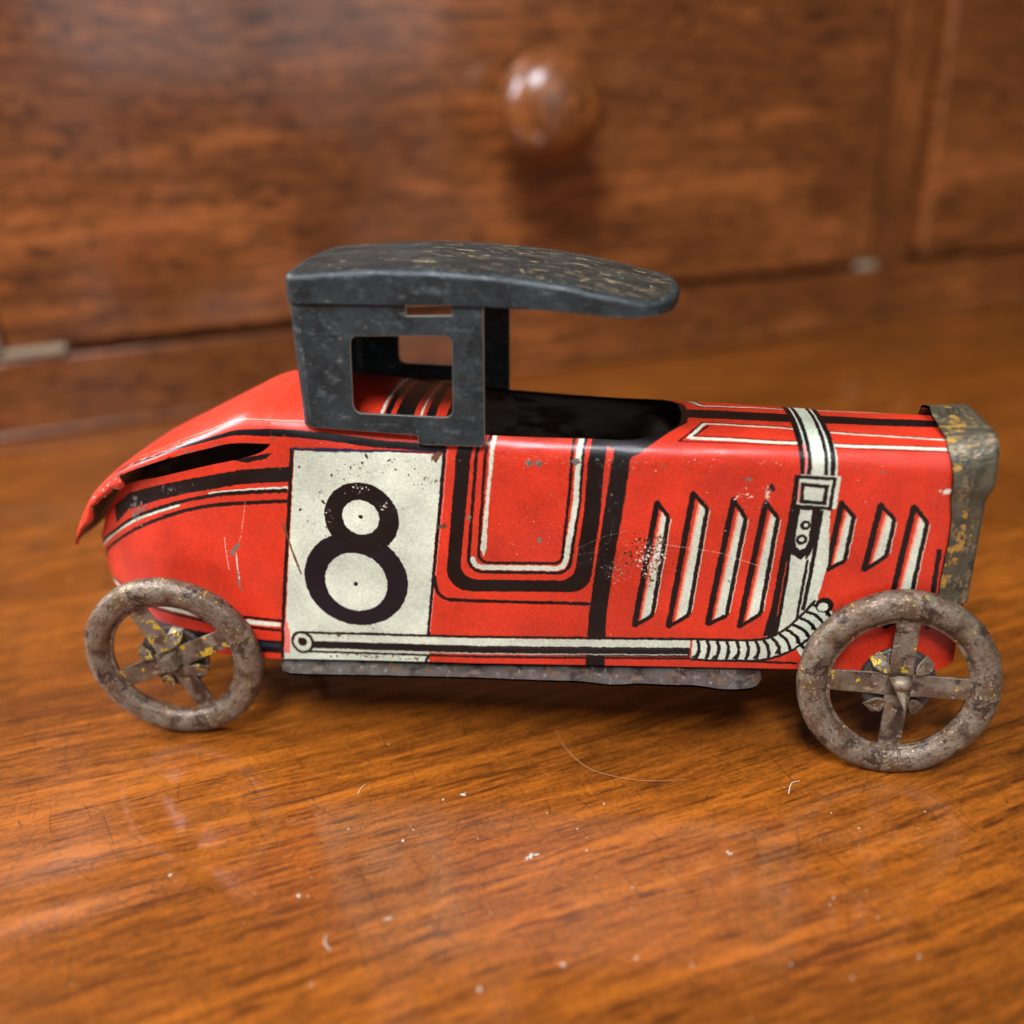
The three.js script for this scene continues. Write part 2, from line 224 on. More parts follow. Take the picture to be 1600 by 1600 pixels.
function printMaterial() {
  const cv = drawPrint(), src = cv.getContext('2d').getImageData(0, 0, PW, PH).data, r = rand(77);
  // wear: every entry is a place on the print [X, t, spread X, spread t, how many, size, kind]; kind 0 bare tin, 1 cream undercoat, 2 rust, 3 dark pits
  const mask = new Float32Array(PW * PH), kind = new Uint8Array(PW * PH);
  const fleck = (X, t, size, k, a = 0, el = 1) => {
    const cx = (X - PX0) * PK, cy = (PY1 - t) * PK, R = size * PK, ca = Math.cos(a), sa = Math.sin(a), s = r() * 99;
    for (let y = Math.floor(cy - R * el - 1); y <= cy + R * el + 1; y++) for (let x = Math.floor(cx - R * el - 1); x <= cx + R * el + 1; x++) {
      if (x < 0 || y < 0 || x >= PW || y >= PH) continue;
      const u = ((x - cx) * ca + (y - cy) * sa) / el, v = -(x - cx) * sa + (y - cy) * ca, d = Math.hypot(u, v) / R + (N2(x * 0.22 + s, y * 0.22) - 0.5) * 0.9;
      const m = clamp((1 - d) * R * 0.8); if (m > mask[y * PW + x]) { mask[y * PW + x] = m; kind[y * PW + x] = k; }
    }
  };
  const scratch = (pts, w, k) => { for (let i = 0; i + 1 < pts.length; i++) { const [a, b] = [pts[i], pts[i + 1]], n = Math.ceil(Math.hypot(b[0] - a[0], b[1] - a[1]) / 0.07); for (let q = 0; q <= n; q++) if (N1(q * 0.3 + a[0] * 7, 3.3) > 0.22) fleck(lerp(a[0], b[0], q / n) + (r() - 0.5) * 0.05, lerp(a[1], b[1], q / n), w * (0.6 + r() * 0.5), k); } };
  const cloud = (X, t, sx, sy, n, size, k) => { const g = () => (r() + r() + r() - 1.5) / 1.5; for (let i = 0; i < n; i++) fleck(X + g() * sx, t + g() * sy, size * (0.35 + r() * r() * 1.3), k, r() * 3, 1 + r() * 1.2); };
  cloud(0, 40, 66, 30, 520, 0.07, 1); cloud(-10, 49.5, 50, 2.5, 500, 0.06, 1); cloud(45, 44, 18, 6, 120, 0.07, 1); cloud(-55, 34, 14, 12, 160, 0.06, 1); cloud(2, 38, 8, 9, 90, 0.07, 1); cloud(0, 22, 12, 3, 60, 0.07, 3); cloud(0, 38, 70, 28, 240, 0.08, 3); cloud(20, 49, 46, 2.2, 220, 0.085, 1); cloud(20, 48.6, 46, 2.5, 60, 0.13, 0);
  cloud(20.2, 33.5, 3.4, 4.2, 300, 0.13, 1); cloud(18, 34, 5.5, 4, 420, 0.055, 1); cloud(15, 31, 3, 3, 160, 0.07, 1); for (let i = 0; i < 26; i++) { const X = 14 + 8 * r(), t = 30 + 7 * r(); scratch([[X, t], [X + 2 + 2 * r(), t + (r() - 0.5) * 1.2]], 0.035, 1); } cloud(20.6, 32, 2.2, 4.5, 60, 0.17, 2); cloud(18.5, 34.5, 3.6, 3.4, 110, 0.13, 3); cloud(14.5, 31.5, 2.4, 3, 60, 0.13, 0); cloud(21.5, 36.5, 1.2, 2, 40, 0.16, 2); cloud(14, 43, 2.2, 7, 50, 0.12, 0);
  cloud(-23.5, 44.2, 3, 1.2, 22, 0.16, 1); cloud(-20, 41.6, 1.2, 1.2, 12, 0.18, 1); cloud(-28.6, 40, 0.7, 2.4, 14, 0.14, 1); cloud(-22, 47.5, 12, 2.6, 70, 0.13, 3); cloud(-13, 46, 3, 2.2, 26, 0.18, 2); cloud(-11.4, 49.5, 1.1, 1.4, 26, 0.28, 2); cloud(-28, 18.5, 4, 0.5, 9, 0.2, 2); cloud(-22, 15, 12, 0.6, 60, 0.17, 2); cloud(-30, 38, 4, 9, 30, 0.13, 3);
  for (const [X, t, s, k, a, el] of [[2.2, 48.6, 0.45, 0, 0.2, 1.6], [3.6, 48.7, 0.4, 0, 1.4, 1.8], [9, 48.9, 0.55, 0, 0, 1.4], [-11.2, 38.4, 0.4, 2, 2.8, 2.2], [-18.4, 41, 0.26, 3, 0.4, 2], [-6.9, 40, 0.4, 0, 0, 1], [33.5, 46.2, 0.35, 0, 0, 1.6], [52, 47.2, 0.3, 0, 1.5, 1.5], [37, 44.9, 0.45, 3, 1.2, 1.6], [61, 44.4, 0.5, 1, 0, 2], [3.5, 36.4, 0.35, 0, 1, 1.5], [48.6, 24.8, 0.8, 2, 0, 1.6], [51, 24.6, 0.5, 2, 0, 1.4]]) fleck(X, t, s, k, a, el);
  cloud(50, 25, 4, 2, 90, 0.15, 2); cloud(33, 43, 2.5, 3, 26, 0.12, 1); cloud(36.4, 43.4, 0.9, 2.6, 40, 0.15, 1);
  scratch([[-36.2, 38.7], [-35.6, 36], [-35, 33], [-34.2, 29.7]], 0.2, 2); scratch([[-44.1, 34.5], [-45.6, 32.6]], 0.34, 0); scratch([[-44.6, 33], [-44.8, 28]], 0.16, 1); scratch([[-46.4, 35.5], [-46.3, 30]], 0.12, 1); scratch([[-42.1, 41.7], [-43.4, 36], [-44.1, 34.6]], 0.1, 1); scratch([[-44.7, 30], [-45, 27.6], [-44.8, 26]], 0.2, 0);
  scratch([[22, 35.8], [30, 34.5], [37, 32]], 0.09, 1); scratch([[6, 44], [8.4, 38], [10.5, 34]], 0.05, 1); scratch([[9, 35], [13, 37], [16.6, 38]], 0.07, 1); scratch([[9, 34], [12, 34.5], [14, 36.4], [14.5, 40]], 0.06, 1); scratch([[9, 32.5], [12.5, 33.2], [11.5, 32]], 0.05, 1); scratch([[44, 38], [56, 37], [62, 37.5]], 0.05, 1);
  for (let i = 0; i < 150; i++) { const X = -66 + r() * 128, t = 16 + r() * 46, a = r() * 3.1, l = 1 + r() * 5; scratch([[X, t], [X + Math.cos(a) * l * 0.5 + (r() - 0.5) * 0.3, t + Math.sin(a) * l * 0.5], [X + Math.cos(a) * l, t + Math.sin(a) * l]], 0.02 + 0.02 * r(), r() < 0.75 ? 1 : 3); }
  cloud(-50, 52.5, 12, 1.2, 70, 0.2, 0); cloud(-38, 52, 5, 1.6, 60, 0.22, 2); cloud(-55, 58, 12, 3, 90, 0.16, 1); cloud(-68, 53, 8, 2.5, 60, 0.13, 1); cloud(-66, 53.5, 5, 2, 30, 0.2, 0); cloud(20, 48.8, 46, 1.6, 700, 0.05, 1); cloud(-22, 51, 14, 1, 120, 0.07, 1); cloud(-66, 38.5, 4, 3, 110, 0.2, 0); cloud(-58, 43, 8, 2, 60, 0.14, 0);
  const tone = [[138, 134, 126], [226, 214, 196], [108, 72, 44], [38, 24, 20]];
  const rough = new Uint8Array(PW * PH * 4);
  const map = dataTexture(PW, PH, (x, yy, o) => {
    const y = PH - 1 - yy;                                   // print edges a little ragged, as on old litho tin
    const wx = (N1(x * 0.16, y * 0.16) - 0.5) * 1.7 + (N2(x * 0.5, y * 0.5) - 0.5) * 1.3, wy = (N2(x * 0.16 + 50, y * 0.16) - 0.5) * 1.7 + (N1(x * 0.5, y * 0.5 + 33) - 0.5) * 1.3;
    const fx = clamp(x + wx, 0, PW - 2), fy = clamp(y + wy, 0, PH - 2), ix = Math.floor(fx), iy = Math.floor(fy), tx = fx - ix, ty = fy - iy;
    const mott = 1 + (fbm(N3, x * 0.012, y * 0.012, 5) - 0.5) * 0.3 + (N1(x * 0.35, y * 0.35) - 0.5) * 0.12 + (N2(x * 0.9, y * 0.9) - 0.5) * 0.08, i = (y * PW + x), m = mask[i], k = tone[kind[i]];
    for (let c = 0; c < 3; c++) {
      const a = src[(iy * PW + ix) * 4 + c], b = src[(iy * PW + ix + 1) * 4 + c], d = src[((iy + 1) * PW + ix) * 4 + c], e = src[((iy + 1) * PW + ix + 1) * 4 + c];
      o[c] = lerp(lerp(lerp(a, b, tx), lerp(d, e, tx), ty) * mott, k[c] * (0.8 + 0.4 * N2(x * 0.4, y * 0.4)), m);
    }
    const j = (yy * PW + x) * 4, sm = fbm(N2, x * 0.012 + 9, y * 0.02, 4);
    rough[j] = 255; rough[j + 1] = clamp(70 + 90 * sm + 60 * m + (N3(x * 0.6, y * 0.6) - 0.5) * 24, 0, 255); rough[j + 2] = kind[i] === 0 ? 150 * m : 0; rough[j + 3] = 255;
  }, true);
  const rt = new THREE.DataTexture(rough, PW, PH); rt.magFilter = THREE.LinearFilter; rt.needsUpdate = true;
  const bump = dataTexture(512, 512, (x, y, o) => { o[0] = o[1] = o[2] = 110 + 60 * fbm(N1, x / 16, y / 16, 4) + 20 * N2(x / 3, y / 3); }); bump.repeat.set(3, 1.2);
  return new THREE.MeshPhysicalMaterial({ map, roughnessMap: rt, metalnessMap: rt, roughness: 1, metalness: 1, bumpMap: bump, bumpScale: 0.00012, specularIntensity: 0.8, clearcoat: 0.3, clearcoatRoughness: 0.24 });
}
// ---------- wood
function woodTexture(size, seed, grain, pores, light, dark, scratches, specks) {   // one tile of varnished wood, grain along u
  const a = noise2(seed), b = noise2(seed + 5), c = noise2(seed + 9);
  const cv = document.createElement('canvas'); cv.width = cv.height = size; const g = cv.getContext('2d'), r = rand(seed + 3); g.fillStyle = '#808080'; g.fillRect(0, 0, size, size);
  for (let i = 0; i < scratches; i++) {
    const x = r() * size, y = r() * size, l = size * (0.004 + 0.045 * r() * r()), t = (r() < 0.65 ? 1.2 : -0.8) + (r() - 0.5) * 1.1; g.strokeStyle = r() < 0.74 ? 'rgba(0,0,0,' + (0.1 + 0.3 * r()) + ')' : 'rgba(255,255,255,' + (0.06 + 0.16 * r()) + ')'; g.lineWidth = 0.6 + 0.8 * r() * r();
    g.beginPath(); g.moveTo(x, y); g.quadraticCurveTo(x + Math.cos(t) * l * 0.5 + (r() - 0.5) * 8, y + Math.sin(t) * l * 0.5, x + Math.cos(t) * l, y + Math.sin(t) * l); g.stroke();
  }
  const over = g.getImageData(0, 0, size, size).data, gs = size / 256;
  return dataTexture(size, size, (x, y, o) => {
    const u = x / size, v = y / size, per = grain;
    const wob = (a(u * 4, v * 5, 4, 5) - 0.5) * 1.1 + (b(u * 9, v * 30, 9, 30) - 0.5) * 0.3;
    const vv = v * per + wob, ring = Math.floor(vv), fr = vv - ring, amp = 0.25 + 0.75 * a((ring % per + per) % per * 3 + 0.5, u * 4 + 0.5, per * 3, 4);
    const late = Math.pow(fr, 2.2) * (1 - clamp((fr - 0.94) / 0.06)) * amp, broad = b(u * 3, vv * 0.25, 3, per / 4);
    const fine = b(u * 26, vv * 5, 26, per * 5), fib = c(u * 90, vv * 16, 90, per * 16), hair = a(u * 44, vv * 11, 44, per * 11), pore = a(u * 220, vv * 14, 220, per * 14), speck = b(u * 500, v * 800, 500, 800);
    let k = 0.84 - 0.36 * late + (broad - 0.5) * 0.4 + (fine - 0.5) * 0.36 + (fib - 0.5) * 0.55 - (hair > 0.68 ? (hair - 0.68) * 2.3 : 0) + (speck - 0.5) * 0.42 - 0.1;
    const figure = clamp((a(u * 8 + 3, v * 7, 8, 7) - 0.45) * 2) * (c(u * 46, v * 150, 46, 150) - 0.4) * 0.8; const streak = c(u * 7, vv * 2.5, 7, per * 2.5); k = clamp(k + figure + (streak > 0.66 ? (streak - 0.66) * 1.5 : 0) - 0.06, 0, 1.25);
    let sc = (over[(y * size + x) * 4] - 128) / 128; const p = pore > 1 - pores ? 0.72 : 1;
    for (let q = 0; q < 3; q++) o[q] = lerp(dark[q], light[q], k) * p * (1 + 0.95 * sc);
  }, true);
}
function polishTexture(size, seed) {                         // how the varnish shines: rubbed, dusty and greasy patches, scratches
  const a = noise2(seed), b = noise2(seed + 7);
  return dataTexture(size, size, (x, y, o) => {
    const u = x / size, v = y / size, patch = clamp((0.6 * a(u * 6, v * 7, 6, 7) + 0.4 * b(u * 17, v * 19, 17, 19) - 0.42) * 3), line = b(u * 30, v * 200, 30, 200), grit = a(u * 220, v * 220, 220, 220);
    o[0] = o[1] = o[2] = 46 + 70 * patch + 34 * (line - 0.5) + 30 * grit;
  });
}
const AL = 20.1 * Math.PI / 180, CHEST = [-168.05, -171.85];  // the furniture stands at an angle to the toy
const place = (o) => { o.position.set(CHEST[0] / 1000, 0, CHEST[1] / 1000); o.rotation.y = AL; o.scale.setScalar(0.001); };
const topMap = woodTexture(2048, 5, 52, 0.05, [143, 79, 21], [82, 42, 10], 8000, 0), frontMap = woodTexture(1024, 21, 28, 0.03, [152, 89, 42], [64, 34, 13], 60, 0);
const polish = polishTexture(1024, 61), ripple = dataTexture(512, 512, (x, y, o) => { o[0] = o[1] = o[2] = 255 * (0.6 * N1(x / 128 * 2, y / 512 * 60, 8, 60) + 0.3 * N2(x / 16, y / 4, 32, 128) + 0.1 * N3(x / 2, y / 2, 256, 256)); });
const topWood = new THREE.MeshPhysicalMaterial({ map: topMap, roughness: 0.3, clearcoat: 1, clearcoatRoughness: 0.3, clearcoatRoughnessMap: polish, bumpMap: ripple, bumpScale: 0.00005, specularIntensity: 0.5 });
const frontWood = new THREE.MeshPhysicalMaterial({ map: frontMap, roughness: 0.5, clearcoat: 0.9, clearcoatRoughness: 0.5, clearcoatRoughnessMap: polish, bumpMap: ripple, bumpScale: 0.0001, specularIntensity: 0.3 });
const knobWood = new THREE.MeshPhysicalMaterial({ map: frontMap, roughness: 0.4, clearcoat: 1, clearcoatRoughness: 0.5, clearcoatRoughnessMap: polish, bumpMap: ripple, bumpScale: 0.0003, specularIntensity: 0.4 });
const gapWood = new THREE.MeshStandardMaterial({ map: frontMap, roughness: 0.85 });
// a block of wood with rounded edges, uv in millimetres so that the grain keeps its size and runs along x (or y)
function board(w, h, d, r, tile, upright = false) {
  const g = new RoundedBoxGeometry(w, h, d, 3, r), p = g.attributes.position, n = g.attributes.normal, uv = [];
  for (let i = 0; i < p.count; i++) {
    const [x, y, z] = [p.getX(i), p.getY(i), p.getZ(i)], [a, b] = [Math.abs(n.getY(i)), Math.abs(n.getX(i))];
    let q = b > 0.7 ? [z, y] : a > 0.7 ? [x, z] : [x, y]; if (upright) q = [q[1], q[0]]; uv.push(q[0] / tile, q[1] / tile);
  }
  g.setAttribute('uv', new THREE.Float32BufferAttribute(uv, 2)); return g;
}
const shift = (g, x, y, z) => g.translate(x, y, z);
const desk = group('desk_top', scene); place(desk); desk.userData = { kind: 'structure', label: 'glossy orange brown wooden desk top that the toy car stands on', category: 'desk top' };
{
  const g = board(1500, 24, 760, 2, 250); shift(g, 230, -12, 370);
  const uv = g.attributes.uv; for (let i = 0; i < uv.count; i++) uv.setXY(i, uv.getX(i) + 0.37, uv.getY(i) + 0.21);
  mesh('board', g, topWood, desk);
}
const chest = group('chest_of_drawers', scene); place(chest); chest.userData = { label: 'dark varnished wooden drawer unit standing behind the toy car', category: 'drawers' };
{
  const b = (name, x0, x1, y0, y1, z0, z1, m = frontWood, r = 1.2, up = false, parent = chest) => mesh(name, shift(board(x1 - x0, y1 - y0, z1 - z0, r, 210, up), (x0 + x1) / 2, (y0 + y1) / 2, (z0 + z1) / 2), m, parent);
  b('rail', -330, 720, 0.2, 26.2, -18, 0); b('rail', -330, 720, 166, 186, -18, 0);
  b('foot_moulding', -330, 720, 0.2, 2.6, 0.05, 1.8, frontWood, 0.8);
  b('carcass', -330, 720, 0.3, 186, -240, -19, gapWood);
  b('stile', 355, 373.4, 26.4, 165.8, -18.8, -5, frontWood, 1, true); b('stile', -16, 6, 26.4, 165.8, -18.5, 0.3, frontWood, 1, true);
  b('top_board', -336, 726, 186.2, 198, -244, 8, frontWood, 3);
  const drawers = [b('drawer_front', 8, 349, 29, 164, -17, 0.4, frontWood, 2.2), b('drawer_front', 375.8, 716, 29, 164, -17, 0.6, frontWood, 2.2), b('drawer_front', -326, -18, 29, 164, -17, 0.4, frontWood, 2.2)];
  drawers[0].userData.label = 'wide drawer front with a round wooden knob';
  const profile = [[0, 0], [9.5, 0], [9.7, 2], [8.2, 4.5], [8.4, 8], [11.5, 11], [15, 15], [16.9, 20], [16.9, 24], [15, 28.6], [11, 32], [6, 33.8], [0, 34.4]];
  const q = new THREE.SplineCurve(profile.map((p) => new THREE.Vector2(...p))).getPoints(60).map((p) => new THREE.Vector2(Math.max(0, p.x), p.y));
  const lathe = () => { const g = new THREE.LatheGeometry(q, 48); g.rotateX(Math.PI / 2); const uv = g.attributes.uv; for (let i = 0; i < uv.count; i++) uv.setXY(i, uv.getX(i) * 0.5, uv.getY(i) * 0.3); return g; };
  mesh('knob', shift(lathe().scale(1.1, 1.04, 1.05), 189.5, 95.5, 0.4), knobWood, drawers[0]); mesh('knob', shift(lathe(), 546, 96, 0.6), knobWood, drawers[1]);
  // pale broken edges where the veneer has chipped along the bottom of the drawer
  const pale = new THREE.MeshStandardMaterial({ color: 0x9c8b70, roughness: 0.8 });
  const chip = (x0, x1, y, h, d) => { const g = new RoundedBoxGeometry(x1 - x0, h, d, 2, 0.7), p = g.attributes.position; for (let i = 0; i < p.count; i++) p.setXYZ(i, p.getX(i) + (N1(p.getY(i) * 3 + 5, x0) - 0.5) * 2, p.getY(i) * (0.75 + 0.5 * N2(p.getX(i) * 0.3, 2)), p.getZ(i)); mesh('veneer_chip', shift(g, (x0 + x1) / 2, y, 0.2), pale, chest); };
  chip(7, 26, 28.2, 2.6, 2.2); chip(341, 351, 27.6, 3, 2.4); chip(5, 7, 35, 12, 1.6);
}
// ---------- the toy
const car = group('toy_car', scene); car.scale.setScalar(0.001); car.rotation.y = -7.8 * Math.PI / 180;
car.userData = { label: 'worn red tin toy racing car with a black number eight, black canopy and rusty wheels', category: 'toy car' };
// worn metal textures
function wornTexture(w, h, seed, base, patches) {            // patches: [colour, noise scale, threshold, softness]
  const a = noise2(seed), b = noise2(seed + 3);
  return dataTexture(w, h, (x, y, o) => {
    const u = x / w * 16, v = y / h * 16, tone = 0.8 + 0.4 * (0.6 * a(u, v, 16, 16) + 0.4 * b(u * 6, v * 6, 96, 96)); let c = base.map((q) => q * tone);
    patches.forEach(([col, s, th, so, sv = s], i) => { const n = 0.55 * a(u * s + i * 7, v * sv, Math.round(16 * s), Math.round(16 * sv)) + 0.3 * b(u * s * 3, v * sv * 3 + i, Math.round(48 * s), Math.round(48 * sv)) + 0.15 * a(u * s * 7, v * sv * 7, Math.round(112 * s), Math.round(112 * sv)), m = clamp((n - th) / so); c = c.map((q, k) => lerp(q, col[k] * (0.85 + 0.3 * b(u * 9, v * 9, 144, 144)), m)); });
    o[0] = c[0]; o[1] = c[1]; o[2] = c[2];
  }, true);
}
const printed = printMaterial();
const insideTin = new THREE.MeshStandardMaterial({ map: wornTexture(256, 256, 219, [118, 108, 96], [[[92, 74, 56], 0.7, 0.5, 0.2], [[70, 54, 42], 1.4, 0.6, 0.1]]), roughness: 0.6, metalness: 0.5 });
const cutTin = new THREE.MeshStandardMaterial({ color: 0x9a8c7c, roughness: 0.5, metalness: 0.6 });
const skin = [printed, insideTin, cutTin];
const mirror = (fn) => (i, j) => { const p = fn(i, j); return [p[0], p[1], 2 * midZ(p[0]) - p[2]]; };
{
  const sheets = [], both = (n, m, fn, uv, o) => { sheets.push(sheet(n, m, fn, uv, o)); sheets.push(sheet(n, m, mirror(fn), uv, { ...o, flip: !o.flip })); };
  const foot = (X) => sideFoot(X) + (X > 62.5 ? 4 * (1 - Math.sqrt(Math.max(0, 1 - ((X - 62.5) / 4) ** 2))) : 0);
  const rows = (X, end, m) => (j) => { const s = sideTop(X), f = foot(X), a = Math.round(m * 0.45); if (j <= a) return lerp(f, s, j / a); const q = (j - a) / (m - a); return lerp(s, Math.max(s + 0.01, end), q * q * 0.5 + q * 0.5); };
  const panel = (x0, x1, n, end, edges, m = 64) => {
    const Xs = (i) => lerp(x0, x1, i / n);
    both(n, m, (i, j) => { const X = Xs(i), t = rows(X, end(X), m)(j), p = bodyPoint(X, t); const k = clamp((X + 36) / 4) * clamp((t - 15) / 5); p[2] += dent(X, t) * 0.6 * k; p[1] += t > 48 ? dent(X, t + 30) * 0.5 * k : 0; return p; },
      (i, j) => printUV(Xs(i), rows(Xs(i), end(Xs(i)), m)(j)), { edges });
  };
  const full = (X) => sideTop(X) + G;
  panel(-36, -8, 40, full, [0, 0, 1, 0]);
  panel(-8, 24.4, 90, (X) => { const q = clamp((X - 15) / 9.4); return sideTop(X) + lerp(7.6, G, Math.pow(1 - Math.sqrt(Math.max(0, 1 - q * q)), 0.9)); }, [0, 0, 1, 1]);
  panel(24.4, XF, 60, full, [0, 1, 1, 0]);
  // straight rear edge of the cockpit opening: the deck sheet ends here
  both(2, 24, (i, j) => { const X = -8 + i * 0.25, s = sideTop(X), p = bodyPoint(-8, s + lerp(7.6, G, j / 24)); return [X, p[1] - i * 0.4, p[2]]; }, (i, j) => printUV(-8 - i * 0.3, 57 + j * 0.5), { edges: [0, 1, 0, 0] });
  const tail = (k, far) => [(i, j) => { const p = tailPoint(-36 - 60 * i / 64, j / 30 * k), e = clamp(i / 6) * clamp((64 - i) / 8); p[2] += dent(p[0], p[1]) * 0.9 * e; if (far) p[2] = -34 - p[2]; return p; }, (i, j) => printUV(-36 - 60 * i / 64, tailPoint(-36 - 60 * i / 64, j / 30 * k)[1])];
  sheets.push(sheet(64, 30, ...tail(1, false), { flip: true, edges: [0, 0, 1, 1] })); sheets.push(sheet(64, 30, ...tail(1.075, true), { flip: false, edges: [0, 0, 1, 1] }));   // the seam is open on the near side only
  const D0 = -36, D1 = -77, skirt = 5, M = 34;
  const drop = (X) => (X > -62.3 ? 0.12 : 2 * clamp((-62.3 - X) / 0.5) * (0.75 + 0.25 * Math.cos((X + 63) * 0.5)) * clamp((X + 75) / 4 + 0.3) + 1 * (N1(X * 1.3, 4) - 0.5));
  both(70, M, (i, j) => {
    const X = lerp(D0, D1, i / 70);
    if (j < skirt) { const p = deckPoint(X, 0), q = 1 - j / skirt; const m = (deckEdge(X + 0.3) - deckEdge(X - 0.3)) / 0.6, l = Math.hypot(1, m), d = drop(X) * q; return [p[0] + d * m / l * 0.9, p[1] - d / l, p[2] + (X < -62 ? 0.5 * Math.sin(q * 3) : 0)]; }
    const q = (j - skirt) / (M - skirt); const p = deckPoint(X, q * q * 0.5 + q * 0.5); p[1] += dent(X, p[2] * 2 + 80) * clamp(-(X + 36) / 4); return p;
  }, (i, j) => { const X = lerp(D0, D1, i / 70), q = (j - skirt) / (M - skirt); return printUV(X, j < skirt ? 53 - (skirt - j) * 0.3 : 53 + G * (q * q * 0.5 + q * 0.5)); }, { flip: true, edges: [0, 1, 1, 0] });
  mesh('body', joinSheets(sheets), skin, car);
}
const grit = dataTexture(256, 256, (x, y, o) => { o[0] = o[1] = o[2] = 255 * (0.5 * N1(x / 16, y / 16, 16, 16) + 0.3 * N2(x / 5.12, y / 5.12, 50, 50) + 0.2 * N3(x / 2, y / 2, 128, 128)); });
const gloss = dataTexture(512, 512, (x, y, o) => { const p = 0.6 * N1(x / 32, y / 32, 16, 16) + 0.4 * N2(x / 6.4, y / 6.4, 80, 80); o[0] = 255; o[1] = 90 + 120 * p; o[2] = 255; });
const rustMap = wornTexture(1024, 512, 301, [120, 105, 88], [[[100, 78, 58], 0.6, 0.46, 0.2], [[66, 52, 42], 0.8, 0.6, 0.14], [[150, 130, 104], 2.5, 0.67, 0.1], [[66, 54, 46], 3, 0.7, 0.08], [[196, 164, 44], 1.3, 0.8, 0.02]]);
const rustyMetal = new THREE.MeshStandardMaterial({ map: rustMap, roughness: 0.85, roughnessMap: gloss, metalness: 0.3, bumpMap: grit, bumpScale: 0.00018 });
const flecked = new THREE.MeshStandardMaterial({ map: wornTexture(512, 256, 331, [126, 114, 100], [[[92, 72, 56], 1.3, 0.5, 0.14], [[214, 182, 48], 1.8, 0.645, 0.04]]), roughness: 0.8, roughnessMap: gloss, metalness: 0.3, bumpMap: grit, bumpScale: 0.00009 });
const yellowPaint = new THREE.MeshStandardMaterial({ map: wornTexture(128, 128, 41, [214, 186, 36], [[[110, 92, 66], 1, 0.6, 0.08]]), roughness: 0.5 });
const canopyMap = wornTexture(1024, 1024, 407, [42, 51, 53], [[[29, 35, 36], 0.7, 0.46, 0.24], [[66, 77, 78], 1.4, 0.58, 0.24, 2.4], [[112, 102, 82], 2, 0.8, 0.06, 5]]);
const canopyTopMap = (() => {                                // worn paint: rubbed streaks, mostly along the roof, more of them towards the peak and the edges
  const S = 1024, cv = document.createElement('canvas'); cv.width = cv.height = S; const g = cv.getContext('2d'), r = rand(433); g.fillStyle = '#000'; g.fillRect(0, 0, S, S);
  for (let i = 0; i < 1500; i++) {
    const u = Math.sqrt(r()) * 0.93, v = r() * 0.56; if (N1(u * 22 + 5, v * 34) < 0.46 && r() < 0.85) continue;
    const edge = v < 0.05 || v > 0.46, l = (0.006 + 0.05 * r() ** 3) * S, t = (r() - 0.5) * (r() < 0.85 ? 0.35 : 2.6); g.strokeStyle = 'rgba(255,255,255,' + (0.15 + 0.6 * r() * r() + (edge ? 0.1 : 0)).toFixed(3) + ')'; g.lineWidth = 1.4 + 7 * r() ** 3;
    g.beginPath(); g.moveTo(u * S, v * S); g.lineTo(u * S + Math.cos(t) * l, v * S + Math.sin(t) * l + (r() - 0.5) * 3); g.stroke();
  }
  const m = g.getImageData(0, 0, S, S).data;
  return dataTexture(S, S, (x, y, o) => { const k = m[(y * S + x) * 4] / 255 * (0.5 + N2(x * 0.3, y * 0.3)), f = 0.75 + 0.5 * fbm(N3, x * 0.02, y * 0.05, 4), b = clamp((fbm(N1, x * 0.008 + 3, y * 0.02, 4) - 0.5) * 4) * 0.5; [[40, 41, 37], [84, 82, 72], [184, 160, 112]].forEach((q, s, l) => { if (!s) for (let z = 0; z < 3; z++) o[z] = lerp(lerp(q[z], l[1][z], b * 0.6), l[2][z], clamp(k * 1.6)) * f; }); }, true);
})();
const canopyPaint = new THREE.MeshPhysicalMaterial({ map: canopyMap, roughness: 0.85, roughnessMap: gloss, metalness: 0.1, bumpMap: grit, bumpScale: 0.00016, clearcoat: 0.1, clearcoatRoughness: 0.35 });
const canopyTop = new THREE.MeshPhysicalMaterial({ map: canopyTopMap, roughness: 0.95, roughnessMap: gloss, metalness: 0.05, bumpMap: grit, bumpScale: 0.00015 });
const canopyInside = canopyPaint;
const wornEdge = new THREE.MeshStandardMaterial({ color: 0x8a8a80, roughness: 0.4, metalness: 0.7 });
const shellMap = wornTexture(512, 512, 511, [92, 86, 68], [[[68, 64, 52], 0.5, 0.5, 0.2], [[132, 116, 88], 0.9, 0.6, 0.12], [[178, 138, 66], 0.6, 0.67, 0.07], [[96, 62, 36], 1.3, 0.74, 0.05]]);
const shellMetal = new THREE.MeshStandardMaterial({ map: shellMap, roughness: 0.85, roughnessMap: gloss, metalness: 0.4, bumpMap: grit, bumpScale: 0.0002 });
const plateMetal = new THREE.MeshStandardMaterial({ map: wornTexture(512, 128, 613, [86, 80, 74], [[[54, 46, 42], 0.7, 0.5, 0.2], [[128, 120, 108], 2, 0.64, 0.1], [[110, 84, 60], 1.5, 0.68, 0.05]]), roughness: 0.7, roughnessMap: gloss, metalness: 0.5, bumpMap: grit, bumpScale: 0.0001 });

